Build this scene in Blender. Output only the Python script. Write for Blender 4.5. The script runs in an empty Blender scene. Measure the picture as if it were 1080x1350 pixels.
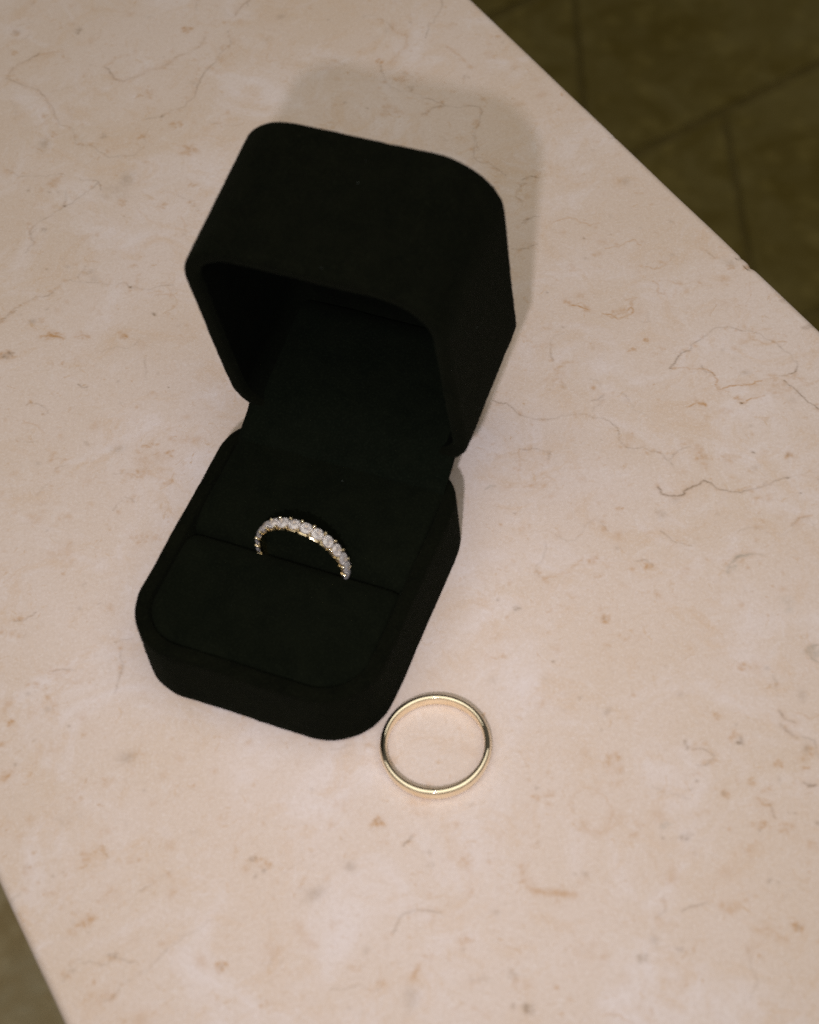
import bpy, bmesh, math, random
import numpy as np
from mathutils import Matrix, Vector

MM = 0.001
scene = bpy.context.scene
col = scene.collection

# ------------------------------------------------------------------ camera
cam_data = bpy.data.cameras.new('camera')
cam_data.sensor_fit = 'HORIZONTAL'
cam_data.sensor_width = 24.0
cam_data.lens = 44.851
cam_data.clip_start = 0.01
cam_data.clip_end = 20.0
cam_data.dof.use_dof = True
cam_data.dof.focus_distance = 0.335
cam_data.dof.aperture_fstop = 16.0
camera = bpy.data.objects.new('camera', cam_data)
col.objects.link(camera)
cam_r = Vector((0.99354906, -0.09275686, -0.0652413))
cam_u = Vector((0.1134031, 0.81266289, 0.57159317))
cam_f = Vector((0.0, 0.57530443, -0.81793937))
cam_loc = Vector((0.0, 0.0, 0.25668))
m = Matrix.Identity(4)
for i in range(3):
    m[i][0], m[i][1], m[i][2], m[i][3] = cam_r[i], cam_u[i], -cam_f[i], cam_loc[i]
camera.matrix_world = m
scene.camera = camera

# ------------------------------------------------------------------ light
world = bpy.data.worlds.new('World')
scene.world = world
world.use_nodes = True
bg = world.node_tree.nodes['Background']
bg.inputs['Color'].default_value = (1.0, 0.94, 0.82, 1.0)      # the dim warm room
bg.inputs['Strength'].default_value = 0.07

def area_lamp(name, loc, target, sx, sy, power, color, shape='RECTANGLE'):
    d = bpy.data.lights.new(name, 'AREA')
    d.shape = shape
    d.size = sx
    if shape in ('RECTANGLE', 'ELLIPSE'):
        d.size_y = sy
    d.energy = power
    d.color = color
    o = bpy.data.objects.new(name, d)
    o.location = loc
    o.rotation_euler = (Vector(target) - Vector(loc)).to_track_quat('-Z', 'Y').to_euler()
    col.objects.link(o)
    return o

# the camera's own small flash, just left of and below the lens
area_lamp('camera_flash', (-0.0332, -0.0472, 0.2552), (0.0, 0.19, 0.0), 0.0105, 0.0105, 0.084, (1.0, 0.985, 1.12), 'DISK').data.spread = math.radians(66)
# the room's ceiling light, a broad warm fitting
area_lamp('room_lamp', (0.0, -0.14, 1.15), (0.0, 0.10, 0.0), 1.9, 1.6, 14.0, (1.0, 0.957, 0.865))

scene.view_settings.view_transform = 'Standard'
scene.view_settings.look = 'None'
scene.view_settings.exposure = 0.0
scene.view_settings.gamma = 1.0
scene.view_settings.use_curve_mapping = False
scene.cycles.use_denoising = False          # keep the fine grain of a film photograph

# ------------------------------------------------------------------ helpers
def link(name, mesh, mat, parent=None, kind=None):
    o = bpy.data.objects.new(name, mesh)
    if mat is not None and not mesh.materials:
        mesh.materials.append(mat)
    o.parent = parent
    if kind:
        o['kind'] = kind
    col.objects.link(o)
    return o

def pymesh(name, verts, faces, smooth=True):
    me = bpy.data.meshes.new(name)
    me.from_pydata([tuple(v) for v in verts], [], faces)
    me.update()
    bm = bmesh.new(); bm.from_mesh(me)
    bmesh.ops.recalc_face_normals(bm, faces=bm.faces)
    bm.to_mesh(me); bm.free()
    if smooth:
        me.polygons.foreach_set('use_smooth', [True] * len(me.polygons))
    return me

def loft(name, loops, cap_start=False, cap_end=False, closed=False, smooth=True):
    n = len(loops[0]); v = []; f = []
    for l in loops:
        v += [tuple(p) for p in l]
    rng = range(len(loops)) if closed else range(len(loops) - 1)
    for i in rng:
        a, b = i * n, ((i + 1) % len(loops)) * n
        for k in range(n):
            k2 = (k + 1) % n
            f.append((a + k, a + k2, b + k2, b + k))
    if cap_start: f.append(tuple(range(n)))
    if cap_end: f.append(tuple(range((len(loops) - 1) * n, len(loops) * n)))
    return pymesh(name, v, f, smooth)

def new_mat(name):
    mt = bpy.data.materials.new(name); mt.use_nodes = True
    nt = mt.node_tree
    return mt, nt, nt.nodes['Principled BSDF']

def node(nt, typ, **kw):
    nd = nt.nodes.new(typ)
    for k, v in kw.items():
        setattr(nd, k, v)
    return nd

def noise(nt, vec, scale, detail=4.0, rough=0.55, dist=0.0):
    nd = node(nt, 'ShaderNodeTexNoise')
    nd.inputs['Scale'].default_value = scale
    nd.inputs['Detail'].default_value = detail
    nd.inputs['Roughness'].default_value = rough
    nd.inputs['Distortion'].default_value = dist
    nt.links.new(vec, nd.inputs['Vector'])
    return nd.outputs['Fac']

def ramp(nt, fac, stops):
    nd = node(nt, 'ShaderNodeValToRGB')
    els = nd.color_ramp.elements
    while len(els) < len(stops): els.new(0.5)
    for e, (p, c) in zip(els, stops):
        e.position = p
        e.color = (c, c, c, 1) if not isinstance(c, tuple) else c + (1,)
    nt.links.new(fac, nd.inputs['Fac'])
    return nd.outputs['Color']

def mix(nt, fac, a, b, mode='MIX'):
    nd = node(nt, 'ShaderNodeMix', data_type='RGBA', blend_type=mode)
    for sock, val in ((nd.inputs['Factor'], fac), (nd.inputs[6], a), (nd.inputs[7], b)):
        if isinstance(val, (int, float)): sock.default_value = val
        elif isinstance(val, tuple): sock.default_value = val + (1,)
        else: nt.links.new(val, sock)
    return nd.outputs[2]

def mul(nt, a, b):
    nd = node(nt, 'ShaderNodeMath', operation='MULTIPLY')
    for s, val in zip(nd.inputs, (a, b)):
        if isinstance(val, (int, float)): s.default_value = val
        else: nt.links.new(val, s)
    return nd.outputs[0]

def bump(nt, height, strength, dist, bsdf):
    nd = node(nt, 'ShaderNodeBump')
    nd.inputs['Strength'].default_value = strength
    nd.inputs['Distance'].default_value = dist
    nt.links.new(height, nd.inputs['Height'])
    nt.links.new(nd.outputs['Normal'], bsdf.inputs['Normal'])

# ------------------------------------------------------------------ materials
def stone_material():
    mt, nt, bs = new_mat('cream_limestone')
    tc = node(nt, 'ShaderNodeTexCoord').outputs['Object']
    L = nt.links.new
    at = node(nt, 'ShaderNodeAttribute', attribute_name='veins')
    sep = node(nt, 'ShaderNodeSeparateColor'); L(at.outputs['Color'], sep.inputs[0])
    # broad clouds of pinkish cream and tan
    base = mix(nt, ramp(nt, noise(nt, tc, 15, 5, .6, .6), [(.36, 0.0), (.64, 1.0)]), (.575, .455, .360), (.615, .508, .442))
    base = mix(nt, mul(nt, ramp(nt, noise(nt, tc, 42, 6, .65, .9), [(.50, 0.0), (.70, 1.0)]), .75), base, (.665, .585, .560))
    base = mix(nt, mul(nt, ramp(nt, noise(nt, tc, 75, 6, .7, 1.4), [(.51, 0.0), (.72, 1.0)]), .60), base, (.55, .39, .26))
    base = mix(nt, mul(nt, ramp(nt, noise(nt, tc, 170, 6, .75, 1.2), [(.55, 0.0), (.68, 1.0)]), .26), base, (.69, .625, .595))
    base = mix(nt, mul(nt, ramp(nt, noise(nt, tc, 260, 6, .75, 1.5), [(.585, 0.0), (.70, 1.0)]), .45), base, (.47, .29, .14))
    base = mix(nt, mul(nt, ramp(nt, noise(nt, tc, 130, 5, .7, 2.2), [(.64, 0.0), (.72, 1.0)]), .55), base, (.44, .26, .12))
    # fine crystalline grain
    base = mix(nt, mul(nt, ramp(nt, noise(nt, tc, 1100, 3, .7), [(.42, 0.0), (.70, 1.0)]), .26), base, (.44, .335, .26))
    base = mix(nt, mul(nt, ramp(nt, noise(nt, tc, 2000, 2, .6), [(.50, 0.0), (.72, 1.0)]), .30), base, (.73, .655, .62))
    # broken-up strength of the stone's own veins
    brk = ramp(nt, noise(nt, tc, 330, 5, .75), [(.32, .35), (.55, 1.0)])
    brk2 = ramp(nt, noise(nt, tc, 480, 5, .75, .5), [(.34, .45), (.56, 1.0)])
    base = mix(nt, mul(nt, sep.outputs[1], brk2), base, (.41, .21, .065))
    base = mix(nt, mul(nt, sep.outputs[2], brk), base, (.30, .265, .21))
    base = mix(nt, mul(nt, sep.outputs[0], brk), base, (.15, .09, .04))
    L(base, bs.inputs['Base Color'])
    rg = ramp(nt, noise(nt, tc, 60, 4, .6), [(.3, .46), (.7, .60)])
    L(rg, bs.inputs['Roughness'])
    bs.inputs['Specular IOR Level'].default_value = 0.3
    bump(nt, noise(nt, tc, 700, 4, .7), .10, .0002, bs)
    return mt

def velvet_material(name, colr, tint, sheen):
    mt, nt, bs = new_mat(name)
    tc = node(nt, 'ShaderNodeTexCoord').outputs['Object']
    L = nt.links.new
    c = mix(nt, ramp(nt, noise(nt, tc, 160, 4, .7, .6), [(.35, 0.0), (.7, 1.0)]), colr, tint)
    c = mix(nt, mul(nt, ramp(nt, noise(nt, tc, 2600, 2, .6), [(.5, 0.0), (.8, 1.0)]), .6), c, tuple(min(1, x * 2.2) for x in tint))
    L(c, bs.inputs['Base Color'])
    bs.inputs['Roughness'].default_value = 1.0
    bs.inputs['Specular IOR Level'].default_value = 0.03
    bs.inputs['Sheen Weight'].default_value = sheen
    bs.inputs['Sheen Roughness'].default_value = 0.5
    bs.inputs['Sheen Tint'].default_value = (.55, .6, .35, 1)
    bump(nt, noise(nt, tc, 1900, 3, .8), .7, .00025, bs)
    return mt

def gold_material(name, colr, rough):
    mt, nt, bs = new_mat(name)
    tc = node(nt, 'ShaderNodeTexCoord').outputs['Object']
    bs.inputs['Base Color'].default_value = colr + (1,)
    bs.inputs['Metallic'].default_value = 1.0
    nt.links.new(ramp(nt, noise(nt, tc, 500, 3), [(.3, rough * .7), (.7, rough * 1.3)]), bs.inputs['Roughness'])
    bump(nt, noise(nt, tc, 1500, 2), .03, .00005, bs)
    return mt

def diamond_material():
    mt, nt, bs = new_mat('diamond')
    bs.inputs['Base Color'].default_value = (1.0, .94, .92, 1)
    bs.inputs['Roughness'].default_value = 0.02
    bs.inputs['IOR'].default_value = 2.2
    bs.inputs['Transmission Weight'].default_value = 0.73
    return mt

def floor_material(name, a, b, grout=False):
    mt, nt, bs = new_mat(name)
    tc = node(nt, 'ShaderNodeTexCoord').outputs['Object']
    c = mix(nt, ramp(nt, noise(nt, tc, 11, 6, .7, .9), [(.38, 0.0), (.62, 1.0)]), a, b)
    c = mix(nt, mul(nt, ramp(nt, noise(nt, tc, 34, 5, .7), [(.5, 0.0), (.72, 1.0)]), .6), c, tuple(x * 1.5 for x in b))
    nt.links.new(c, bs.inputs['Base Color'])
    bs.inputs['Roughness'].default_value = 0.65
    bump(nt, noise(nt, tc, 60, 5, .6), .4, .002, bs)
    return mt

M_STONE = stone_material()
M_VELVET = velvet_material('black_velvet', (.0019, .0022, .0011), (.0034, .0037, .0018), .012)
M_PAD = velvet_material('black_velvet_cushion', (.0022, .0029, .0015), (.0036, .0044, .0022), .01)
M_SATIN = velvet_material('black_hinge_cloth', (.0022, .0031, .0017), (.0036, .0046, .0025), .008)
M_LINING = velvet_material('black_lid_lining', (.0017, .0021, .0012), (.0028, .0033, .0018), .0)
M_PILE = velvet_material('black_velvet_pile', (.0045, .0055, .0026), (.0085, .0095, .0048), .02)
M_LINT, _nt, _b = new_mat('pale_lint')
_b.inputs['Base Color'].default_value = (.055, .065, .05, 1); _b.inputs['Roughness'].default_value = 1.0
M_GOLD = gold_material('polished_yellow_gold', (.93, .81, .60), .045)
M_SETTING = gold_material('ring_setting_gold', (.93, .77, .50), .12)
M_DIAMOND = diamond_material()
M_TILE = floor_material('brown_floor_tile', (.122, .085, .005), (.180, .138, .034))
M_PALE = floor_material('pale_floor_tile', (.43, .32, .15), (.55, .48, .31))  # paler colour for the tiles at the near left of the floor
M_GROUT = floor_material('dark_grout', (.108, .076, .010), (.140, .104, .026))

# ------------------------------------------------------------------ stone slab
# table frame: U across the slab, V along it (millimetres); world = U * N + V * E
TN = np.array([0.9009, 0.4340]); TE = np.array([0.4340, -0.9009])
U0, U1 = -24.65, 178.75
STONE_LINES = [
('d',4,60,[729,-3449,646,-3433,616,-3404,646,-3346,669,-3299,670,-3244,664,-3195]),
('d',2,22,[664,-3195,661,-3156,665,-3061,690,-3038,710,-2989,713,-2965,738,-2959,769,-2936,804,-2951,820,-2985,847,-3012]),
('d',3,50,[854,-3042,891,-3028,946,-3030,995,-3048,1047,-3108,1097,-3134,1126,-3163,1170,-3182,1188,-3233]),
('d',4,60,[1232,-3280,1282,-3310,1295,-3313]),
('d',2,40,[1282,-3310,1280,-3291]),
('d',4,40,[851,-3292,851,-3236,868,-3209,918,-3207,967,-3202,1026,-3216,1055,-3214,1096,-3222,1129,-3250]),
('d',2,28,[484,-3076,493,-3047,518,-3024,553,-2994,575,-2990,599,-2973]),
('d',2,40,[548,-2873,574,-2871,606,-2881,638,-2891,656,-2900,648,-2868]),
('d',2,28,[656,-2900,638,-2922,619,-2935]),
('d',2,30,[573,-2915,551,-2872]),
('d',2,30,[547,-2869,488,-2858,457,-2848,442,-2827,439,-2798,408,-2779]),
('d',2,34,[272,-2605,296,-2617,339,-2630,365,-2631,398,-2618,431,-2634,464,-2636,486,-2611,520,-2585,568,-2550,569,-2530,590,-2513,622,-2498,660,-2481]),
('d',2,24,[481,-2629,513,-2657]),
('d',2,20,[799,-2746,815,-2714,818,-2664]),
('o',4,30,[730,-3442,781,-3424,786,-3376]),
('o',5,30,[856,-3295,891,-3307,944,-3294]),
('d',3,45,[1717,-3006,1699,-2980,1660,-2952,1631,-2941,1597,-2898]),
('o',4,38,[1560,-2999,1547,-2965,1566,-2933,1540,-2896,1496,-2879,1471,-2862]),
('d',2,25,[1512,-3072,1536,-3061,1549,-3007,1547,-2977]),
('d',3,42,[1448,-2872,1431,-2831,1424,-2795,1436,-2755,1464,-2728,1487,-2681,1504,-2638,1521,-2619,1550,-2608,1568,-2589,1560,-2566,1537,-2539,1504,-2512,1488,-2475,1477,-2456]),
('d',5,34,[1437,-2648,1471,-2655,1499,-2642]),
('o',8,40,[1626,-2834,1631,-2794,1631,-2747,1636,-2725]),
('d',2,24,[1477,-2822,1493,-2775,1483,-2747,1460,-2746]),
('d',2,32,[1501,-2518,1487,-2475,1458,-2443,1461,-2421,1478,-2405,1480,-2382,1489,-2343]),
('d',2,60,[1510,-2309,1536,-2308,1550,-2290]),
('d',2,35,[1496,-2300,1514,-2294,1467,-2270,1468,-2245]),
('d',3,45,[1438,-2193,1456,-2189]),
('d',2,30,[1432,-2184,1443,-2189]),
('d',2,40,[1366,-2131,1398,-2112,1423,-2110]),
('d',2,30,[1430,-2189,1449,-2189,1478,-2184]),
('o',3,45,[1489,-2148,1526,-2141,1542,-2111,1579,-2085]),
('o',3,60,[1373,-1931,1382,-1906,1403,-1904,1406,-1878]),
('o',3,55,[1422,-1850,1431,-1826,1457,-1826,1486,-1829,1512,-1847,1486,-1853]),
('o',3,60,[1585,-1911,1603,-1892,1630,-1892,1654,-1900]),
('o',3,45,[1571,-1866,1562,-1836,1571,-1812]),
('o',3,40,[1543,-2009,1570,-1996,1615,-1996,1615,-1971]),
('d',2,30,[1727,-1875,1729,-1842]),
('d',4,70,[1784,-1860,1780,-1825,1789,-1813,1779,-1771]),
('d',3,35,[1767,-1660,1772,-1621,1780,-1587]),
('d',3,30,[1782,-1655,1789,-1609,1798,-1586]),
('d',3,55,[1085,-1777,1105,-1755,1108,-1718,1125,-1693,1151,-1669,1185,-1659,1225,-1638,1236,-1615,1257,-1595,1260,-1571,1249,-1545,1245,-1526,1264,-1501,1282,-1478,1297,-1462]),
('d',2,26,[1297,-1462,1298,-1436,1297,-1416]),
('d',2,26,[1301,-1439,1324,-1448,1358,-1442]),
('d',4,58,[1240,-1397,1236,-1379,1251,-1363,1275,-1354,1289,-1360,1328,-1358,1336,-1333,1356,-1306,1390,-1289,1423,-1279,1449,-1278,1476,-1268]),
('d',2,35,[1421,-1285,1434,-1289]),
('d',2,60,[1449,-1638,1474,-1649,1500,-1659,1528,-1667,1557,-1668,1581,-1671,1600,-1676,1630,-1659,1642,-1636,1663,-1617,1670,-1598,1682,-1567,1681,-1539,1681,-1512,1679,-1491,1662,-1480,1643,-1483,1627,-1490]),
('o',3,62,[1451,-1637,1478,-1620,1501,-1603,1512,-1591,1517,-1569,1502,-1548,1502,-1530,1532,-1523,1562,-1507,1592,-1500,1620,-1490,1629,-1475]),
('d',3,62,[1629,-1475,1634,-1436,1632,-1407,1637,-1373]),
('o',3,62,[1516,-1476,1543,-1474,1571,-1464]),
('o',3,50,[1415,-1532,1438,-1530,1452,-1516]),
('d',2,60,[1510,-1606,1517,-1578,1515,-1566]),
('d',2,70,[1095,-1581,1112,-1596]),
('o',3,62,[1422,-1849,1435,-1837,1442,-1816,1466,-1814,1482,-1817,1496,-1846]),
('o',3,62,[1376,-1929,1377,-1909,1394,-1892,1402,-1877]),
('o',3,30,[1689,-1435,1666,-1441,1655,-1471,1632,-1469]),
('d',2,20,[1473,-1274,1493,-1264,1515,-1258,1531,-1247]),
('o',4,30,[1407,-1171,1430,-1179,1456,-1169]),
('o',8,22,[1369,-1439,1361,-1410,1349,-1377]),
('g',6,50,[1231,-1155,1245,-1168,1268,-1174,1295,-1164,1318,-1145]),
('g',3,60,[944,-1589,967,-1584]),
('d',2,28,[1060,-1637,1081,-1623,1109,-1594,1097,-1583]),
('o',3,28,[1060,-1637,1017,-1579,1023,-1546,1059,-1532]),
('d',2,20,[975,-1413,951,-1384,926,-1374,917,-1349]),
('o',3,30,[917,-1349,940,-1334,981,-1329,1018,-1340]),
('d',3,35,[1098,-1274,1115,-1267,1119,-1246]),
('d',3,20,[1307,-1219,1335,-1214,1348,-1192,1373,-1166,1401,-1161]),
('d',2,28,[1403,-1173,1425,-1181,1442,-1174,1436,-1133]),
('o',3,25,[884,-1273,912,-1276,923,-1256]),
('o',3,25,[726,-1249,748,-1239,765,-1244]),
('g',4,45,[1254,-940,1242,-916,1249,-903]),
('g',4,45,[1254,-940,1273,-932]),
('d',4,50,[943,-886,960,-875,967,-852]),
('d',3,28,[963,-851,944,-847,927,-858]),
('o',4,26,[694,-878,692,-861,707,-843,731,-848,751,-867]),
('o',3,16,[751,-867,756,-896,744,-923,713,-930,692,-918,689,-900]),
('o',12,36,[556,-867,548,-841,551,-815,566,-803,586,-789,605,-774]),
('d',3,32,[742,-652,768,-647,794,-642]),
('d',4,45,[1123,-863,1121,-844,1133,-826]),
('d',6,28,[1107,-839,1109,-821,1117,-799]),
('d',2,16,[797,-547,786,-520,775,-488,746,-473]),
('g',3,14,[764,-413,795,-448,821,-465]),
('d',3,25,[1159,-927,1148,-906,1138,-888]),
('d',4,40,[991,-726,988,-714,981,-700]),
('o',4,35,[904,-675,919,-678,930,-680]),
('o',4,30,[828,-559,847,-550,853,-526,863,-517]),
('d',4,50,[1068,-727,1071,-716,1084,-711]),
('o',6,50,[1094,-763,1111,-772,1128,-765]),
('o',5,40,[981,-748,981,-732,993,-724]),
('d',3,45,[400,-1012,416,-1015,425,-1019]),
('d',2,14,[198,-1082,230,-1084,258,-1082,291,-1079,327,-1081]),
('o',4,22,[170,-989,172,-958,177,-937]),
('o',7,40,[288,-798,301,-807,314,-813]),
('d',3,28,[-11,-1838,10,-1828,37,-1834]),
('d',2,30,[140,-1681,157,-1677,175,-1670]),
('d',2,26,[10,-1688,26,-1683,48,-1665]),
('d',2,30,[138,-1839,145,-1842]),
('d',2,30,[148,-1780,156,-1779]),
('o',4,22,[-14,-1700,12,-1679,33,-1643,69,-1631,81,-1645]),
('o',7,62,[333,-2509,353,-2505,368,-2487,375,-2472]),
('d',3,45,[347,-2332,363,-2312]),
('o',3,24,[211,-2175,232,-2162,254,-2151]),
('d',2,24,[233,-2139,208,-2142,198,-2127,168,-2111,147,-2098]),
('d',2,30,[274,-2611,299,-2616,322,-2617]),
('o',5,40,[400,-2464,418,-2460,429,-2442]),
('o',5,30,[332,-2044,349,-2023,372,-2028]),
('d',3,28,[-170,-1046,-146,-1048,-126,-1057,-109,-1057,-94,-1056,-67,-1062,-38,-1071]),
('d',2,18,[-38,-1071,-4,-1075,28,-1073,54,-1074]),
('d',2,26,[-38,-1192,-14,-1190,10,-1196,25,-1193]),
('o',5,35,[-97,-1215,-76,-1218]),
('d',2,26,[-219,-1115,-197,-1128,-196,-1144]),
]
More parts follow.
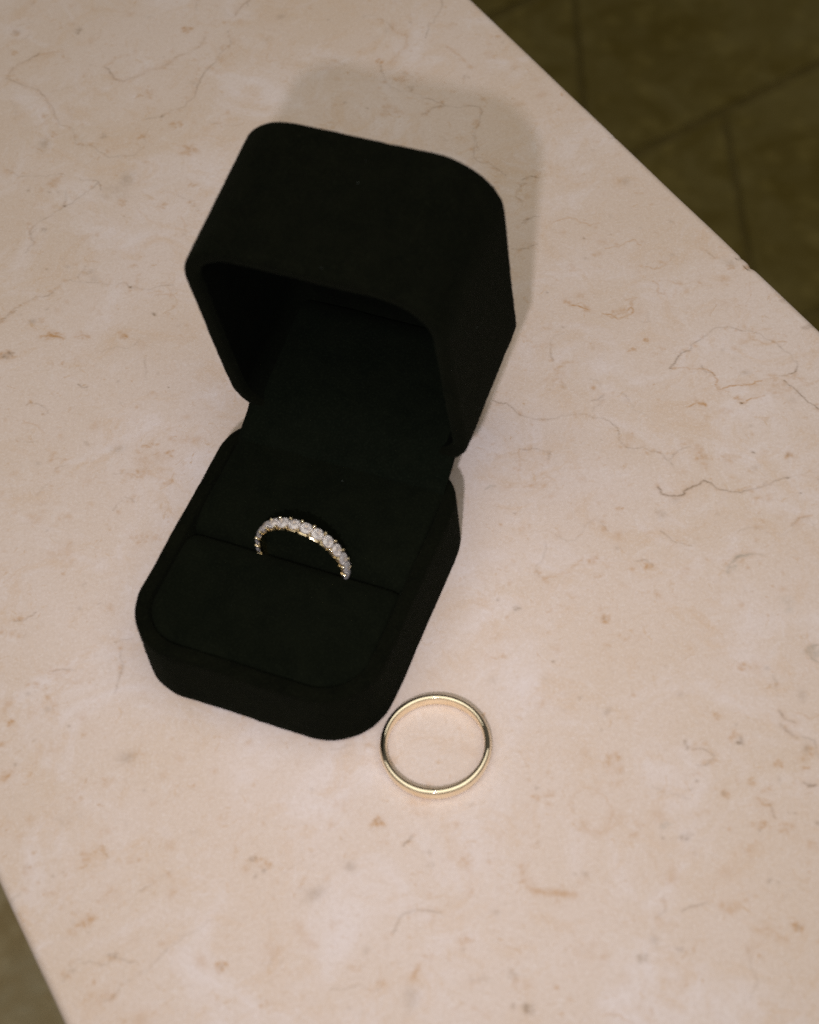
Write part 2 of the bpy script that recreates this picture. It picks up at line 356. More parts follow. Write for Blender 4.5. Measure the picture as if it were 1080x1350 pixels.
STONE_SPOTS = [
('d',855,-3474,8,13,40),('o',674,-3492,7,9,50),('o',1099,-3304,11,17,75),('d',891,-3028,6,5,60),('o',635,-3128,6,11,40),('o',640,-3206,8,8,35),('d',737,-3050,11,8,25),
('o',903,-2979,18,10,40),('o',890,-2873,20,22,38),('o',843,-2758,9,9,45),('d',551,-2872,4,6,90),('d',657,-2755,2,3,70),('d',430,-2699,3,4,70),('d',571,-2533,4,5,90),
('o',494,-2675,7,7,40),('d',580,-2422,3,6,80),('d',474,-2826,11,5,25),('o',567,-2963,16,18,32),('o',672,-2803,11,12,40),('o',749,-2733,15,11,35),('d',681,-2850,31,27,10),
('o',355,-2502,24,7,60),('o',491,-2404,7,7,60),('o',902,-3127,8,32,30),('o',709,-3567,11,9,40),('d',539,-2939,3,6,45),('d',558,-2926,3,4,45),('o',813,-2985,6,11,50),
('d',1427,-3115,3,5,45),('d',1335,-2749,3,5,60),('o',1450,-2889,9,10,50),('o',1462,-2797,14,15,30),('o',1343,-2947,22,20,18),('o',1753,-2791,4,7,50),('o',1684,-2903,9,10,30),
('d',1600,-2704,8,10,20),('o',1374,-2710,25,19,22),('o',1528,-2539,9,16,35),('d',1463,-2750,7,9,25),('d',1778,-1774,6,6,100),('o',1778,-1774,15,10,80),
('o',1739,-1801,10,6,45),('o',1510,-2007,6,7,50),('d',1521,-2065,3,4,60),('d',1356,-1972,3,4,60),('o',1654,-1803,4,6,55),('o',1753,-2790,5,8,40),('o',1697,-2174,14,11,18),
('o',1697,-2743,15,13,22),('o',1727,-2667,13,10,22),('d',1451,-1637,2,3,100),('d',1516,-1476,3,4,100),('o',1446,-1522,10,5,80),('o',1455,-1729,5,8,60),
('o',1413,-1727,8,5,60),('o',1473,-1688,3,3,60),('o',1282,-1686,6,7,65),('o',1349,-1792,3,4,50),('o',1278,-1538,3,3,60),('d',1215,-1561,2,2,50),('o',1183,-1524,7,3,45),
('o',1296,-1467,5,5,45),('d',1455,-1360,3,5,70),('o',1511,-1316,11,7,65),('d',1511,-1316,6,4,30),('o',1419,-1326,4,5,50),('d',1469,-1226,2,3,80),('d',1203,-1338,10,12,15),
('o',1143,-1398,8,3,45),('o',1107,-1398,6,3,35),('o',1365,-1416,9,27,30),('o',1404,-1377,22,11,30),('o',1519,-1494,8,6,50),('o',1402,-1882,8,8,40),('o',1374,-1921,7,8,40),
('o',1461,-1832,12,9,35),('o',1679,-1573,5,6,55),('o',1602,-1467,23,14,25),('d',1765,-1566,12,6,35),('o',1295,-1883,12,6,25),('o',1259,-1846,24,6,20),('d',1775,-1569,5,5,50),
('o',1471,-1477,11,8,25),('d',1326,-1866,4,5,30),('g',1244,-1157,9,8,40),('o',1270,-1142,5,4,45),('o',1297,-1138,6,4,35),('o',1080,-1264,7,7,45),('o',1114,-1250,9,6,70),
('o',1031,-1327,14,9,35),('o',1163,-1200,13,10,28),('o',1216,-1200,5,6,30),('d',839,-1313,10,4,45),('o',813,-1307,6,3,40),('d',819,-1350,4,4,45),('o',969,-1201,10,8,45),
('d',969,-1201,5,6,25),('d',833,-1176,3,3,75),('o',935,-1149,12,5,25),('o',1283,-1082,4,4,50),('o',1258,-1069,3,3,45),('o',1207,-1081,7,7,38),('o',1234,-1035,5,3,50),
('g',1283,-1036,10,14,20),('g',1255,-924,12,16,35),('o',1128,-971,15,6,38),('d',1160,-946,5,5,35),('d',961,-1504,3,4,35),('o',922,-1497,4,5,60),('o',955,-1467,18,6,28),
('o',1141,-1397,6,5,40),('d',1202,-1339,9,10,16),('o',923,-1341,9,4,45),('g',955,-1582,4,2,30),('o',1018,-1287,12,4,30),('d',938,-901,4,8,40),('d',1024,-849,5,8,60),
('o',936,-787,8,7,60),('d',936,-787,5,5,30),('d',911,-832,4,4,45),('d',892,-824,3,3,30),('d',833,-757,11,6,38),('g',812,-796,8,7,32),('d',795,-776,4,4,35),
('o',903,-728,6,4,45),('o',812,-952,11,9,45),('o',799,-934,18,11,26),('o',1022,-915,7,9,35),('o',1022,-870,8,7,35),('o',918,-1035,5,5,50),('d',826,-1008,3,3,35),
('d',833,-1176,3,3,85),('d',831,-1084,7,5,20),('d',800,-1154,4,4,28),('o',1124,-971,8,6,40),('d',1160,-945,5,5,35),('d',640,-621,11,6,28),('d',700,-600,9,2,30),
('o',805,-521,4,4,70),('o',488,-658,5,5,60),('d',428,-652,12,7,38),('o',891,-525,9,10,55),('d',891,-525,6,6,20),('o',816,-616,15,13,30),('o',846,-609,5,4,40),
('o',865,-606,4,4,40),('d',902,-615,7,4,35),('d',913,-605,4,4,30),('d',1073,-718,6,4,40),('o',1118,-768,9,8,45),('o',1053,-780,9,7,55),('o',1086,-749,9,3,55),
('o',991,-777,5,10,40),('o',1005,-752,8,7,38),('o',953,-705,15,7,45),('o',985,-676,15,10,42),('d',1018,-689,3,3,45),('d',1008,-696,2,3,40),('d',946,-697,3,3,45),
('d',661,-976,5,4,30),('o',696,-991,5,4,40),('o',649,-962,9,5,40),('o',676,-957,9,8,30),('d',605,-888,5,5,20),('o',775,-820,8,7,22),('o',761,-809,6,4,28),
('g',1255,-926,10,14,30),('d',584,-556,5,3,18),('o',879,-778,20,4,18),('o',565,-683,19,14,12),('o',715,-640,8,4,18),('d',1037,-755,6,3,32),('d',1039,-883,4,3,28),
('o',1052,-735,3,3,40),('o',1004,-623,9,10,30),('d',1039,-653,5,5,40),('o',978,-606,5,4,35),('o',386,-1077,12,9,60),('d',386,-1077,8,5,15),('d',315,-1196,5,4,25),
('o',272,-1139,3,3,45),('d',159,-1137,10,3,40),('d',168,-1105,5,5,45),('d',150,-1104,6,4,35),('o',427,-1018,4,3,40),('d',545,-1012,6,5,25),('o',502,-995,7,6,40),
('d',429,-978,11,3,22),('d',421,-956,8,5,14),('o',478,-925,11,14,25),('o',512,-904,6,5,38),('o',549,-844,8,15,38),('o',457,-878,8,13,24),('o',336,-816,10,5,25),
('o',399,-808,11,7,35),('d',391,-796,4,3,30),('d',438,-715,8,9,18),('d',427,-655,8,9,40),('d',410,-671,6,5,40),('o',353,-701,4,7,28),('d',232,-814,3,3,25),
('o',51,-897,5,4,50),('o',222,-860,4,4,40),('o',105,-971,25,18,18),('d',98,-953,20,2,15),('o',229,-954,14,10,14),('o',468,-1052,16,20,18),('o',349,-1141,14,11,18),
('d',199,-926,3,2,28),('d',387,-736,15,7,10),('o',376,-1035,10,3,20),('o',-42,-1828,7,6,50),('o',-17,-1800,6,5,40),('o',118,-1886,3,4,55),('o',16,-1688,8,3,40),
('o',-104,-1628,6,8,60),('d',-51,-1669,5,6,30),('o',-16,-1661,4,4,40),('d',-12,-1561,3,4,45),('o',5,-1529,6,5,40),('o',-137,-1596,7,7,60),('d',-130,-1543,5,5,38),
('o',-158,-1531,10,9,45),('o',2,-1418,11,8,25),('o',135,-1321,5,4,50),('d',-88,-1389,22,12,9),('d',-3,-1320,4,3,22),('d',98,-1235,11,3,18),('o',158,-1235,13,9,16),
('o',161,-1134,15,4,48),('o',174,-1111,11,6,45),('o',-92,-1299,6,12,30),('d',-189,-1342,7,5,18),('o',-61,-1537,16,14,14),('o',60,-1625,4,4,30),('o',-60,-1621,16,12,12),
('o',147,-1287,9,7,16),('o',-2,-1836,8,5,45),('o',415,-2453,15,5,30),('o',492,-2400,7,8,62),('d',249,-2502,13,9,45),('o',249,-2502,17,13,45),('d',581,-2426,3,6,70),
('o',343,-2410,8,4,50),('o',403,-2311,4,3,45),('d',426,-2288,6,3,32),('o',431,-2198,6,6,40),('d',513,-2209,2,3,70),('o',248,-2297,4,5,60),('d',248,-2297,2,3,40),
('d',181,-2335,2,3,40),('d',295,-2167,4,9,20),('o',408,-2087,20,5,50),('o',437,-2042,7,9,50),('o',396,-2044,29,30,20),('o',366,-2025,17,9,42),('o',400,-1974,14,7,40),
('o',508,-1998,3,4,50),('d',133,-2004,5,3,30),('o',117,-1886,4,5,60),('o',118,-2041,20,17,18),('o',179,-2017,13,8,26),('o',138,-1947,24,20,16),('o',293,-1871,35,11,28),
('o',355,-1883,3,3,45),('o',353,-2557,10,7,30),('o',470,-2064,24,10,26),('o',93,-2085,7,6,26),('d',146,-1838,7,4,14),('o',476,-2213,8,6,25),('o',368,-2173,6,5,30),
('o',-144,-1193,13,14,45),('o',-168,-1188,10,6,35),('d',-146,-1170,3,2,35),('d',-125,-1111,10,3,38),('o',-174,-1085,5,5,55),('o',-178,-1055,29,11,20),('o',24,-992,9,9,45),
('d',24,-992,6,6,18),('d',-139,-1298,3,3,26),('d',-158,-1301,4,4,24),('o',-193,-1336,8,7,35),('o',-186,-1304,4,4,40),('o',-176,-1273,10,3,45),('o',-94,-1302,6,10,35),
('o',-13,-1245,5,4,50),('o',-108,-1213,4,5,40),('g',-97,-1197,3,3,30),('d',-195,-1124,7,4,25),('o',-157,-997,6,4,45),('g',-224,-1301,7,4,22),('o',-169,-1238,7,5,25),

]

def stone_field(us, vs, step, rng):
    """Rasterise the stone's own veins, stains and fossils onto the slab grid (r dark, g orange, b grey)."""
    nu, nv = len(us), len(vs)
    F = {k: np.zeros((nv, nu), np.float32) for k in 'dog'}
    def splat(k, u, v, ru, rv, a, ang=0.0, soft=1.0):
        R = max(ru, rv) * 2.2 + step
        i0, i1 = int((u - R - us[0]) / step), int((u + R - us[0]) / step) + 2
        j0, j1 = int((v - R - vs[0]) / step), int((v + R - vs[0]) / step) + 2
        i0, j0 = max(i0, 0), max(j0, 0); i1, j1 = min(i1, nu), min(j1, nv)
        if i0 >= i1 or j0 >= j1: return
        x = us[i0:i1][None] - u; y = vs[j0:j1][:, None] - v
        c, s = math.cos(ang), math.sin(ang)
        d = ((x * c + y * s) / ru) ** 2 + ((-x * s + y * c) / rv) ** 2
        g = a * np.exp(-d ** soft)
        w = F[k][j0:j1, i0:i1]
        np.maximum(w, g, out=w)
    def line(k, w, a, pts):
        P = [np.array(q, float) for q in pts]
        for lev in range(4):                                   # fractal midpoint jitter
            Q = [P[0]]
            for q0, q1 in zip(P[:-1], P[1:]):
                d = q1 - q0; L = np.hypot(*d)
                if L > 0.5:
                    nrm = np.array([-d[1], d[0]]) / L
                    Q.append((q0 + q1) / 2 + nrm * rng.normal() * L * 0.09)
                Q.append(q1)
            P = Q
        tot = 0.0; amp = 1.0
        for q0, q1 in zip(P[:-1], P[1:]):
            L = np.hypot(*(q1 - q0)); n = max(1, int(L / 0.16))
            for t in range(n):
                amp = min(1.25, max(.35, amp + rng.normal() * .09))
                q = q0 + (q1 - q0) * t / n
                splat(k, q[0], q[1], max(.17, w * amp), max(.17, w * amp), a * amp)
                if a > .2 and rng.uniform() < .10:              # ochre crumbs caught along a vein
                    o = rng.normal(size=2) * .55
                    s = rng.uniform(.15, .5)
                    splat('o', q[0] + o[0], q[1] + o[1], s * 1.5, s, rng.uniform(.12, .5), rng.uniform(0, 3.14))
    for k, w, a, fl in STONE_LINES:
        line(k, w / 10 * .48, min(1, a / 100 * (1.05 if k == 'd' else 1.25)), [(fl[i] / 10, fl[i + 1] / 10) for i in range(0, len(fl), 2)])
        if w > 3:                                              # faint halo of stain beside the strong veins
            pts = [(fl[i] / 10, fl[i + 1] / 10) for i in range(0, len(fl), 2)]
            line('o', .8, .16, pts)
    # world x is turned into the slab frame by this angle
    ang = math.atan2(0.4340, 0.9009)
    for k, u, v, rx, ry, a in STONE_SPOTS:
        rx, ry = rx / 10, ry / 10
        n = 1 if max(rx, ry) < .8 else int(4 + 3 * max(rx, ry))
        splat(k, u / 10, v / 10, rx * .8, ry * .8, a / 100 * (1.05 if n == 1 else .60), -ang)
        for _ in range(n if n > 1 else 0):                     # break a larger stain into smaller blotches
            th = rng.uniform(0, 6.283); r = math.sqrt(rng.uniform(0, 1)) * 1.05
            x, y = r * rx * math.cos(th), r * ry * math.sin(th)
            s = rng.uniform(.16, .42) * min(rx, ry) + .12
            uu = x * TN[0] + y * TN[1]; vv = x * TE[0] + y * TE[1]
            splat(k, u / 10 + uu, v / 10 + vv, s * rng.uniform(1, 2), s, a / 100 * rng.uniform(.7, 1.6), rng.uniform(0, 3.14))
    # the stone's finer freckles and hair veins
    for _ in range(1900):
        u, v = rng.uniform(us[0], us[-1]), rng.uniform(vs[0], vs[-1])
        r = rng.gamma(2.0, .17) + .1
        splat('o' if rng.uniform() < .85 else 'd', u, v, r * rng.uniform(1, 1.8), r, rng.uniform(.06, .32), rng.uniform(0, 3.14))
    for _ in range(190):
        q = np.array([rng.uniform(us[0], us[-1]), rng.uniform(vs[0], vs[-1])]); pts = [q]
        th = rng.uniform(0, 6.283)
        for _ in range(rng.integers(2, 6)):
            th += rng.normal() * .6
            q = q + rng.uniform(1, 3.2) * np.array([math.cos(th), math.sin(th)]); pts.append(q)
        line('o' if rng.uniform() < .6 else 'd', .16, rng.uniform(.12, .32), pts)
    return F

def build_slab():
    rng = np.random.default_rng(7)
    step = 0.29
    us = np.arange(U0 + 2.3, U1 - 2.3 + step, step)
    vs = np.arange(-392.0, -18.0, step)
    F = stone_field(us, vs, step, rng)
    # profile across the slab: underside, side, rounded arris, top
    T = -30.0; r = 2.0
    left = [(U0 + 8, T), (U0 + 1, T), (U0, T + 1), (U0, -r - 2)]
    left += [(U0 + r - r * math.cos(a), -r + r * math.sin(a)) for a in np.radians([0, 15, 30, 45, 60, 75, 90])]
    right = [(U0 + U1 - u, z) for u, z in reversed(left)]
    prof = np.array(left + [(u, 0.0) for u in us if U0 + r + .1 < u < U1 - r - .1] + right)
    rows = np.concatenate([np.linspace(-720, -400, 9), vs, np.linspace(-10, 330, 9)])
    nu, nv = len(prof), len(rows)
    V = np.zeros((nv, nu, 3), np.float32)
    # slightly worn edges: the arris wanders by a tenth of a millimetre, with a few nicks
    w = np.cumsum(rng.normal(size=(2, nv)), axis=1)
    k = np.ones(25) / 25
    for s in range(2):
        w[s] -= np.convolve(w[s], np.ones(301) / 301, 'same')
        w[s] = np.convolve(w[s], k, 'same')
        w[s] = np.clip(w[s] / (np.abs(w[s]).max() + 1e-6), -1, 1) * .09
    U = np.repeat(prof[None, :, 0], nv, 0).copy(); Z = np.repeat(prof[None, :, 1], nv, 0).copy()
    nl = len(left)
    U[:, 1:nl] += w[0][:, None]; U[:, nu - nl:nu - 1] += w[1][:, None]
    for v0, dep, wid, side in ((-178.0, .30, .9, 1), (-181.5, .18, .6, 1), (-231, .10, .6, 1)):
        g = dep * np.exp(-((rows - v0) / wid) ** 2)
        if side: U[:, nu - nl:nu - nl + 9] -= g[:, None]; Z[:, nu - nl:nu - nl + 6] -= .5 * g[:, None]
        else: U[:, nl - 9:nl] += g[:, None]
    V[..., 0] = (U * TN[0] + rows[:, None] * TE[0]) * MM
    V[..., 1] = (U * TN[1] + rows[:, None] * TE[1]) * MM
    V[..., 2] = Z * MM
    idx = np.arange(nu * nv).reshape(nv, nu)
    nxt = np.roll(idx, -1, axis=1)                             # the profile closes underneath
    q = np.stack([idx[:-1], nxt[:-1], nxt[1:], idx[1:]], -1).reshape(-1, 4)
    me = bpy.data.meshes.new('slab')
    nq = len(q)
    me.vertices.add(nu * nv); me.vertices.foreach_set('co', V.ravel())
    nloops = nq * 4 + 2 * nu
    me.loops.add(nloops)
    lv = np.concatenate([q.ravel(), idx[0][::-1], idx[-1]]).astype(np.int32)
    me.loops.foreach_set('vertex_index', lv)
    me.polygons.add(nq + 2)
    ls = np.concatenate([np.arange(nq) * 4, [nq * 4, nq * 4 + nu]]).astype(np.int32)
    me.polygons.foreach_set('loop_start', ls)
    me.update(calc_edges=True)
    me.validate()
    sm = np.ones(len(me.polygons), bool); sm[-2:] = False
    me.polygons.foreach_set('use_smooth', sm)
    # sample the field at each vertex
    iu = np.clip(np.round((prof[:, 0] - us[0]) / step).astype(int), 0, len(us) - 1)
    iv = np.clip(np.round((rows - vs[0]) / step).astype(int), 0, len(vs) - 1)
    C = np.ones((nv, nu, 4), np.float32)
    for c, kk in enumerate('dog'):
        C[..., c] = np.clip(F[kk][iv][:, iu], 0, 1)
    att = me.attributes.new('veins', 'FLOAT_COLOR', 'POINT')
    att.data.foreach_set('color', C.ravel())
    return me

FLOOR_Z = -0.70
table = bpy.data.objects.new('stone_table', None); col.objects.link(table)
table.location = (0, 0, FLOOR_Z)
table['label'] = 'narrow cream limestone table top with fine brown veins, under the open ring box'
table['category'] = 'table'
slab_me = build_slab()
slab = link('table_top', slab_me, M_STONE, table)
slab.location = (0, 0, -FLOOR_Z)

def box_mesh(name, hu, hv, hz, bev):
    bm = bmesh.new()
    bmesh.ops.create_cube(bm, size=1)
    bmesh.ops.scale(bm, vec=(hu, hv, hz), verts=bm.verts)
    if bev:
        bmesh.ops.bevel(bm, geom=bm.edges[:], offset=bev, segments=2, affect='EDGES', profile=.6)
    me = bpy.data.meshes.new(name); bm.to_mesh(me); bm.free()
    return me

# one plain stone support under the middle of the slab
ped = link('pedestal', box_mesh('pedestal', .11, .50, .669, .004), M_STONE, table)
uc, vc = (U0 + U1) / 2, -195.0
ped.location = ((uc * TN[0] + vc * TE[0]) * MM, (uc * TN[1] + vc * TE[1]) * MM, .3355)
ped.rotation_euler = (0, 0, math.atan2(TN[1], TN[0]))

# ------------------------------------------------------------------ floor of brown tiles
floor_me = pymesh('floor', [(-3, -3, 0), (3, -3, 0), (3, 4, 0), (-3, 4, 0)], [(0, 1, 2, 3)], False)
floor = link('floor', floor_me, M_GROUT, None, 'structure')
floor.location = (0, 0, FLOOR_Z)
tdir = np.array([184.0, 90.0]); tdir /= np.hypot(*tdir); tnrm = np.array([-tdir[1], tdir[0]])
o0 = np.array([244.0, 1038.0])
rng = random.Random(3)
ROW, LEN, GAP = 238.0, 470.0, 11.0
skew = 0.62
for rI in range(-4, 3):
    ph = {0: -56.0, -1: -55.0}.get(rI, rng.uniform(0, LEN))
    for cI in range(-4, 2):
        a0 = ph + cI * LEN + GAP * .18; a1 = ph + (cI + 1) * LEN - GAP * .18
        b0 = rI * ROW + GAP / 2; b1 = (rI + 1) * ROW - GAP / 2
        cs = [(a0 + b * skew if False else a0, b0), (a1, b0), (a1, b1), (a0, b1)]
        j = lambda: rng.uniform(-2.0, 2.0)
        top = []
        for (a, b) in cs:
            sh = (b - rI * ROW) * skew                      # joints run aslant, as the paving was laid
            p = o0 + tdir * (a + sh + j()) + tnrm * (b + j())
            top.append(p * MM)
        c = sum(top) / 4
        zt = .0042 + rng.uniform(-.0008, .0008)
        ins = [(c + (q - c) * (1 - .004 / max(.05, np.hypot(*(q - c))))) for q in top]
        vs_ = [(*(q - c), 0.0005) for q in top] + [(*(q - c), zt - .002) for q in top] + [(*(q - c), zt) for q in ins]
        fs = [(8, 9, 10, 11)] + [(i + k, i + (k + 1) % 4, i + 4 + (k + 1) % 4, i + 4 + k) for i in (0, 4) for k in range(4)]
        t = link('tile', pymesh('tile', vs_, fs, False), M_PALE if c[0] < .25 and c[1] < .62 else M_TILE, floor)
        t.location = (c[0], c[1], 0)

# ------------------------------------------------------------------ ring box
W, D, RF, RB = 50.0, 56.45, 11.92, 9.68
HB, SB, EB = 15.94, -0.33, 0.98
HL, SL, EL = 29.52, -0.19, 0.62
LID_ANGLE = 1.4207; LID_Y, LID_Z = 0.36, 16.18

def rrect(ins, z, w=W, d=D, rf=RF, rb=RB, n=12, y1=0.0):
    hw = w / 2 - ins; yb = y1 - ins; yf = y1 - d + ins
    a, b = max(rf - ins, .6), max(rb - ins, .6)
    out = []
    for cx, cy, r, a0 in ((hw - a, yf + a, a, -90), (hw - b, yb - b, b, 0), (-hw + b, yb - b, b, 90), (-hw + a, yf + a, a, 180)):
        for k in range(n + 1):
            t = math.radians(a0 + 90 * k / n)
            out.append(((cx + r * math.cos(t)) * MM, (cy + r * math.sin(t)) * MM, z * MM))
    # put points along the straight sides too, so the cloth can wander a little
    res = []
    for p, q in zip(out, out[1:] + out[:1]):
        L = math.dist(p, q); m_ = max(1, int(L / .002))
        for k in range(m_):
            res.append(tuple(p[i] + (q[i] - p[i]) * k / m_ for i in range(3)))
    return res

def fuzz(loops, amp, seed, smooth=3):
    """Cloth is never dead straight: shift every loop point by a little smoothed noise, the same across the loops."""
    g = np.random.default_rng(seed); n = len(loops[0])
    w = g.normal(size=(n, 2))
    for _ in range(smooth):
        w = (np.roll(w, 1, 0) + 2 * w + np.roll(w, -1, 0)) / 4
    out = []
    for l in loops:
        w2 = g.normal(size=(n, 3)) * .35
        out.append([(p[0] + (w[i, 0] + w2[i, 0]) * amp, p[1] + (w[i, 1] + w2[i, 1]) * amp, max(p[2] + w2[i, 2] * amp, 0)) for i, p in enumerate(l)])
    return out

ring_box = bpy.data.objects.new('ring_box', None); col.objects.link(ring_box)
ring_box.location = (-0.00978, 0.18822, 0.0)
ring_box.rotation_euler = (0, 0, -0.46074)
ring_box['label'] = 'open black velvet ring box with rounded corners on the stone table'
ring_box['category'] = 'ring box'

RIM = 2.9
bl = [rrect(SB + EB, 0), rrect(SB + EB * .3, EB * .3), rrect(SB, EB)]
bl += [rrect(SB * (1 - t), EB + (HB - .8 - EB) * t) for t in (.15, .3, .45, .6, .75, .9)]
bl += [rrect(0, HB - .8), rrect(.24, HB - .24), rrect(.8, HB), rrect(RIM - .6, HB), rrect(RIM - .15, HB - .2), rrect(RIM, HB - .7), rrect(RIM + .1, HB - 5.0)]
base_shell = link('base_shell', loft('base_shell', fuzz(bl, .00009, 1), True, True), M_VELVET, ring_box)

def cushion(y0, y1, hx, corner_front, top, edge_drop, slot_at, seed):
    """A velvet cushion filling the base between y0 and y1, puffed up and rolling down into the slot."""
    nx, ny = 44, 26
    g = np.random.default_rng(seed); v = []; f = []
    bumpf = g.normal(size=(ny + 1, nx + 1))
    for _ in range(3):
        bumpf = (np.roll(bumpf, 1, 0) + np.roll(bumpf, -1, 0) + np.roll(bumpf, 1, 1) + np.roll(bumpf, -1, 1) + bumpf) / 5
    for j in range(ny + 1):
        t = .5 - .5 * math.cos(math.pi * j / ny); y = y0 + (y1 - y0) * t
        h = hx
        if corner_front and y < y0 + corner_front:
            q = corner_front - (y - y0)
            h = hx - corner_front + math.sqrt(max(corner_front ** 2 - q ** 2, 0.0))
        for i in range(nx + 1):
            s = -math.cos(math.pi * i / nx); x = s * h
            ex = min(1.0, (h - abs(x)) / 3.0); ef = min(1.0, (y - y0) / 2.2); eb = min(1.0, (y1 - y) / 2.2)
            slot_d = (y1 - y) if slot_at == 'back' else (y - y0)
            oth = ef if slot_at == 'back' else eb
            e = lambda q: math.sqrt(max(0.0, 1 - (1 - max(q, 0.0)) ** 2))
            roll = e(min(1.0, slot_d / 5.5))
            z = top - edge_drop * (1 - e(ex)) - edge_drop * (1 - e(oth)) - 3.6 * (1 - roll)
            z += .16 * bumpf[j, i]
            v.append((x * MM, y * MM, z * MM))
    n = nx + 1
    for j in range(ny):
        for i in range(nx):
            f.append((j * n + i, j * n + i + 1, (j + 1) * n + i + 1, (j + 1) * n + i))
    # skirt
    ring = [i for i in range(n)] + [j * n + nx for j in range(1, ny + 1)] + [ny * n + i for i in range(nx - 1, -1, -1)] + [j * n for j in range(ny - 1, 0, -1)]
    b0 = len(v)
    for k in ring: v.append((v[k][0], v[k][1], (HB - 4.9) * MM))
    L_ = len(ring)
    for k in range(L_):
        f.append((ring[k], b0 + k, b0 + (k + 1) % L_, ring[(k + 1) % L_]))
    f.append(tuple(range(b0, b0 + L_)))
    return pymesh('cushion', v, f)

cf = link('cushion', cushion(-53.3, -28.65, 21.85, 8.6, 15.75, 1.1, 'back', 5), M_PAD, ring_box)
cf['label'] = 'front half of the slotted black ring cushion'
cb = link('cushion', cushion(-28.35, -3.2, 21.95, 0, 16.15, .9, 'front', 6), M_PAD, ring_box)
cb['label'] = 'rear half of the slotted black ring cushion'

# lid: built rim-down with its back edge on the hinge line, then swung open
lid = None
ll = [rrect(RIM + .1, 1.4), rrect(RIM, .7), rrect(RIM - .15, .2), rrect(RIM - .6, 0), rrect(.8, 0), rrect(.24, .24), rrect(0, .8)]
ll += [rrect(SL * t, .8 + (HL - EL - .8) * t) for t in (.1, .2, .3, .4, .5, .6, .7, .8, .9)]
ll += [rrect(SL, HL - EL), rrect(SL + EL * .3, HL - EL * .3), rrect(SL + EL, HL)]
lid = link('lid', loft('lid', fuzz(ll, .00009, 2), False, True), M_VELVET, ring_box)
lid.location = (0, LID_Y * MM, LID_Z * MM)
lid.rotation_euler = (-LID_ANGLE, 0, 0)
ln = [rrect(RIM + .12, 1.2), rrect(RIM + .3, 12), rrect(RIM + .5, HL - 5), rrect(RIM + 1.6, HL - 3.2), rrect(RIM + 4, HL - 2.6)]
link('lining', loft('lining', fuzz(ln, .00006, 3), False, True), M_LINING, lid)

# cloth strip covering the hinge, from the cushion's back edge up into the lid
def lid_pt(y, z):
    c, s = math.cos(LID_ANGLE), math.sin(LID_ANGLE)
    return (y * c + z * s + LID_Y, -y * s + z * c + LID_Z)
prof = [(-6.9, 15.0), (-6.75, 16.1), (-6.3, 16.75), (-5.0, 17.3), (-3.2, 17.9), (-1.4, 18.8), (0.2, 19.9)]
prof += [lid_pt(-4.6 - .03 * z, z) for z in (2.5, 6, 10, 14, 18, 22, 25.5)]
v = []; f = []; nxs = 22
gs = np.random.default_rng(9)
for k, (y, z) in enumerate(prof):
    hw = 22.0 if k < 7 else 21.6
    for i in range(nxs + 1):
        x = -hw + 2 * hw * i / nxs
        v.append((x * MM, (y + gs.normal() * .05) * MM, (z + gs.normal() * .05) * MM))
n = nxs + 1
for k in range(len(prof) - 1):
    for i in range(nxs):
        f.append((k * n + i, k * n + i + 1, (k + 1) * n + i + 1, (k + 1) * n + i))
strip = link('hinge_strip', pymesh('hinge_strip', v, f), M_SATIN, ring_box)
sol = strip.modifiers.new('thick', 'SOLIDIFY'); sol.thickness = .0006; sol.offset = -1

def pile(name, host, count, length, width, mat, seed, zmin=-1.0):
    """Short upright fibres over a cloth-covered part: the nap that softens the box's edges."""
    me = host.data; g = np.random.default_rng(seed)
    me.calc_loop_triangles()
    nt_ = len(me.loop_triangles)
    tri = np.zeros(nt_ * 3, np.int32); me.loop_triangles.foreach_get('vertices', tri); tri = tri.reshape(-1, 3)
    co = np.zeros(len(me.vertices) * 3, np.float32); me.vertices.foreach_get('co', co); co = co.reshape(-1, 3).astype(float)
    A, B, C = co[tri[:, 0]], co[tri[:, 1]], co[tri[:, 2]]
    nrm = np.cross(B - A, C - A); area = np.linalg.norm(nrm, axis=1)
    nrm /= np.maximum(area, 1e-15)[:, None]
    area = np.where(A[:, 2] < zmin, 0, area)
    i = g.choice(nt_, count, p=area / area.sum())
    u, v = g.uniform(size=count), g.uniform(size=count)
    fl = u + v > 1; u[fl], v[fl] = 1 - u[fl], 1 - v[fl]
    P = A[i] + u[:, None] * (B - A)[i] + v[:, None] * (C - A)[i]
    n = nrm[i]
    d = n + g.normal(size=(count, 3)) * .45
    d /= np.linalg.norm(d, axis=1)[:, None]
    s = np.cross(d, g.normal(size=(count, 3))); s /= np.linalg.norm(s, axis=1)[:, None]
    L_ = (length * g.uniform(.5, 1.2, size=count))[:, None]
    P = P - n * .00003
    V = np.stack([P - s * width / 2, P + s * width / 2, P + d * L_], 1).reshape(-1, 3)
    V[:, 2] = np.where((V[:, 2] < .0001) & (zmin > -.5), .0001, V[:, 2])
    m2 = bpy.data.meshes.new(name)
    m2.vertices.add(count * 3); m2.vertices.foreach_set('co', V.astype(np.float32).ravel())
    m2.loops.add(count * 3); m2.loops.foreach_set('vertex_index', np.arange(count * 3, dtype=np.int32))
    m2.polygons.add(count); m2.polygons.foreach_set('loop_start', np.arange(count, dtype=np.int32) * 3)
    m2.update(calc_edges=True)
    return link(name, m2, mat, host, 'stuff')

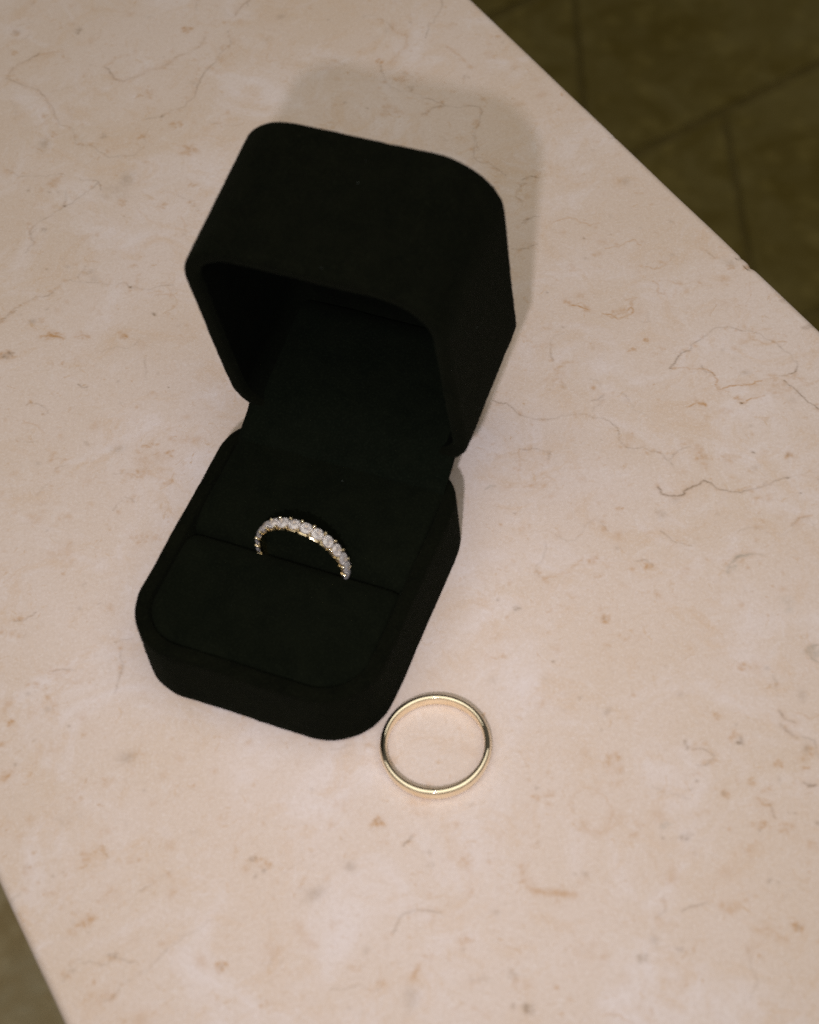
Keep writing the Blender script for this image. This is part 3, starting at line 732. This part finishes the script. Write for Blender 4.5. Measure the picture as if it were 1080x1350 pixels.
pile('velvet_pile', base_shell, 45000, .00034, .00006, M_PILE, 21, .0006)
pile('velvet_pile', lid, 70000, .00034, .00006, M_PILE, 22)
pile('velvet_pile', cf, 14000, .00026, .00006, M_PILE, 23)
pile('velvet_pile', cb, 14000, .00026, .00006, M_PILE, 24)
pile('lint', lid, 26, .0004, .00013, M_LINT, 25)
pile('lint', cf, 9, .0004, .00011, M_LINT, 26)
pile('lint', cb, 9, .0004, .00011, M_LINT, 27)

# ------------------------------------------------------------------ diamond ring standing in the slot
RO, RWID = 9.6, 2.5
dring = bpy.data.objects.new('diamond_ring', None); col.objects.link(dring)
ca, sa = math.cos(-0.46074), math.sin(-0.46074)
def box_world(x, y, z):
    return Vector(((x * ca - y * sa) * MM - 0.00978, (x * sa + y * ca) * MM + 0.18822, z * MM))
ex = Vector((0.99973, -0.02329, 0)); up = Vector((0.00187, 0.08047, 0.99676)); nn = ex.cross(up)
rot = Matrix.Rotation(-0.46074, 3, 'Z')
mm = Matrix.Identity(3)
for i in range(3):
    mm[i][0], mm[i][1], mm[i][2] = ex[i], up[i], nn[i]
dring.rotation_euler = (rot @ mm).to_euler()
dring.location = box_world(1.495, -28.40, 15.78)
dring['label'] = 'gold ring set with a row of small white diamonds, standing in the box cushion'
dring['category'] = 'ring'

def band_mesh(name, prof, n=128, axis_z=True, scale=MM):
    loops = []
    for k in range(n):
        a = 2 * math.pi * k / n
        loops.append([(r * math.cos(a) * scale, r * math.sin(a) * scale, z * scale) for r, z in prof])
    return loft(name, loops, closed=True)

bp = [(8.25, -1.05), (8.2, -.5), (8.2, .5), (8.25, 1.05), (8.4, 1.2), (8.62, 1.18), (8.65, .8), (8.65, -.8), (8.62, -1.18), (8.4, -1.2)]
link('band', band_mesh('band', bp), M_SETTING, dring)

def gem_mesh(r):
    """Brilliant cut: octagonal table, star and kite facets, girdle, pavilion to a point. 56 faces or so."""
    n = 8; v = []; f = []
    h_t, h_g, h_p = .34 * r, .04 * r, -.84 * r
    for k in range(n):
        a = 2 * math.pi * k / n; v.append((.56 * r * math.cos(a), .56 * r * math.sin(a), h_t))
    for k in range(n):
        a = 2 * math.pi * (k + .5) / n; v.append((.80 * r * math.cos(a), .80 * r * math.sin(a), .21 * r))
    for k in range(2 * n):
        a = math.pi * k / n; v.append((r * math.cos(a), r * math.sin(a), h_g))
    for k in range(2 * n):
        a = math.pi * k / n; v.append((r * math.cos(a), r * math.sin(a), -h_g))
    tip = len(v); v.append((0, 0, h_p))
    T_, S_, G, H = 0, n, 2 * n, 4 * n
    f.append(tuple(range(n)))
    for k in range(n):
        k2 = (k + 1) % n
        f.append((T_ + k, S_ + k, T_ + k2))
        f.append((T_ + k, G + 2 * k, S_ + k)); f.append((T_ + k2, S_ + k, G + (2 * k + 2) % (2 * n)))
        f.append((S_ + k, G + 2 * k, G + 2 * k + 1)); f.append((S_ + k, G + 2 * k + 1, G + (2 * k + 2) % (2 * n)))
    for k in range(2 * n):
        k2 = (k + 1) % (2 * n)
        f.append((G + k, H + k, H + k2, G + k2)); f.append((H + k, tip, H + k2))
    return pymesh('diamond', [(x * MM, y * MM, z * MM) for x, y, z in v], f, False)

def bead_mesh():
    bm = bmesh.new()
    # a claw: a tapered stem with a rounded tip
    segs = 7; prof_ = [(.30, -.95), (.28, -.2), (.30, .05), (.24, .22), (.12, .31)]
    rings = []
    for r, z in prof_:
        rings.append([bm.verts.new((r * math.cos(6.2832 * k / segs) * MM, r * math.sin(6.2832 * k / segs) * MM, z * MM)) for k in range(segs)])
    for a, b in zip(rings[:-1], rings[1:]):
        for k in range(segs):
            bm.faces.new((a[k], a[(k + 1) % segs], b[(k + 1) % segs], b[k]))
    bm.faces.new(rings[-1]); bm.faces.new(rings[0][::-1])
    me = bpy.data.meshes.new('prong'); bm.to_mesh(me); bm.free()
    me.polygons.foreach_set('use_smooth', [True] * len(me.polygons))
    return me

GEM, CLAW = gem_mesh(1.21), bead_mesh()
NST = 24; pitch = 2 * math.pi / NST
rs = random.Random(11)
for k in range(-1, 14):
    a = (k + .35) * pitch
    R = Matrix.Rotation(a, 4, 'Z') @ Matrix.Translation((9.28 * MM, 0, 0)) @ Matrix.Rotation(math.pi / 2, 4, 'Y')
    g_ = link('diamond', GEM, M_DIAMOND, dring)
    g_.matrix_local = R @ Matrix.Rotation(rs.uniform(0, 6.28), 4, 'Z') @ Matrix.Rotation(rs.uniform(-.06, .06), 4, 'X')
    for da in (0.5,):
        for sgn in (-1, 1):
            b = a + (da) * pitch
            Rc = Matrix.Rotation(b, 4, 'Z') @ Matrix.Translation((9.32 * MM, 0, sgn * 1.12 * MM)) @ Matrix.Rotation(math.pi / 2, 4, 'Y') @ Matrix.Rotation(sgn * .28, 4, 'Y' if False else 'X')
            pz = link('prong', CLAW, M_SETTING, dring)
            pz.matrix_local = Rc

# ------------------------------------------------------------------ plain gold band lying on the stone
gp = []
for k in range(15):                                            # court profile: domed outside, gently rounded inside
    t = math.radians(-90 + 180 * k / 14)
    gp.append((9.50 + .85 * math.cos(t) ** .6 if math.cos(t) > 1e-6 else 9.50, 1.36 * math.sin(t)))
for k in range(1, 10):
    t = math.radians(90 + 180 * k / 10)
    gp.append((9.24 + .28 * math.cos(t), 1.33 * math.sin(t)))
gold = link('gold_band', band_mesh('gold_band', gp, 180), M_GOLD)
gold.location = (-.00012, .12668, .00137)
gold['label'] = 'plain polished yellow gold band lying flat on the stone beside the box'
gold['category'] = 'ring'
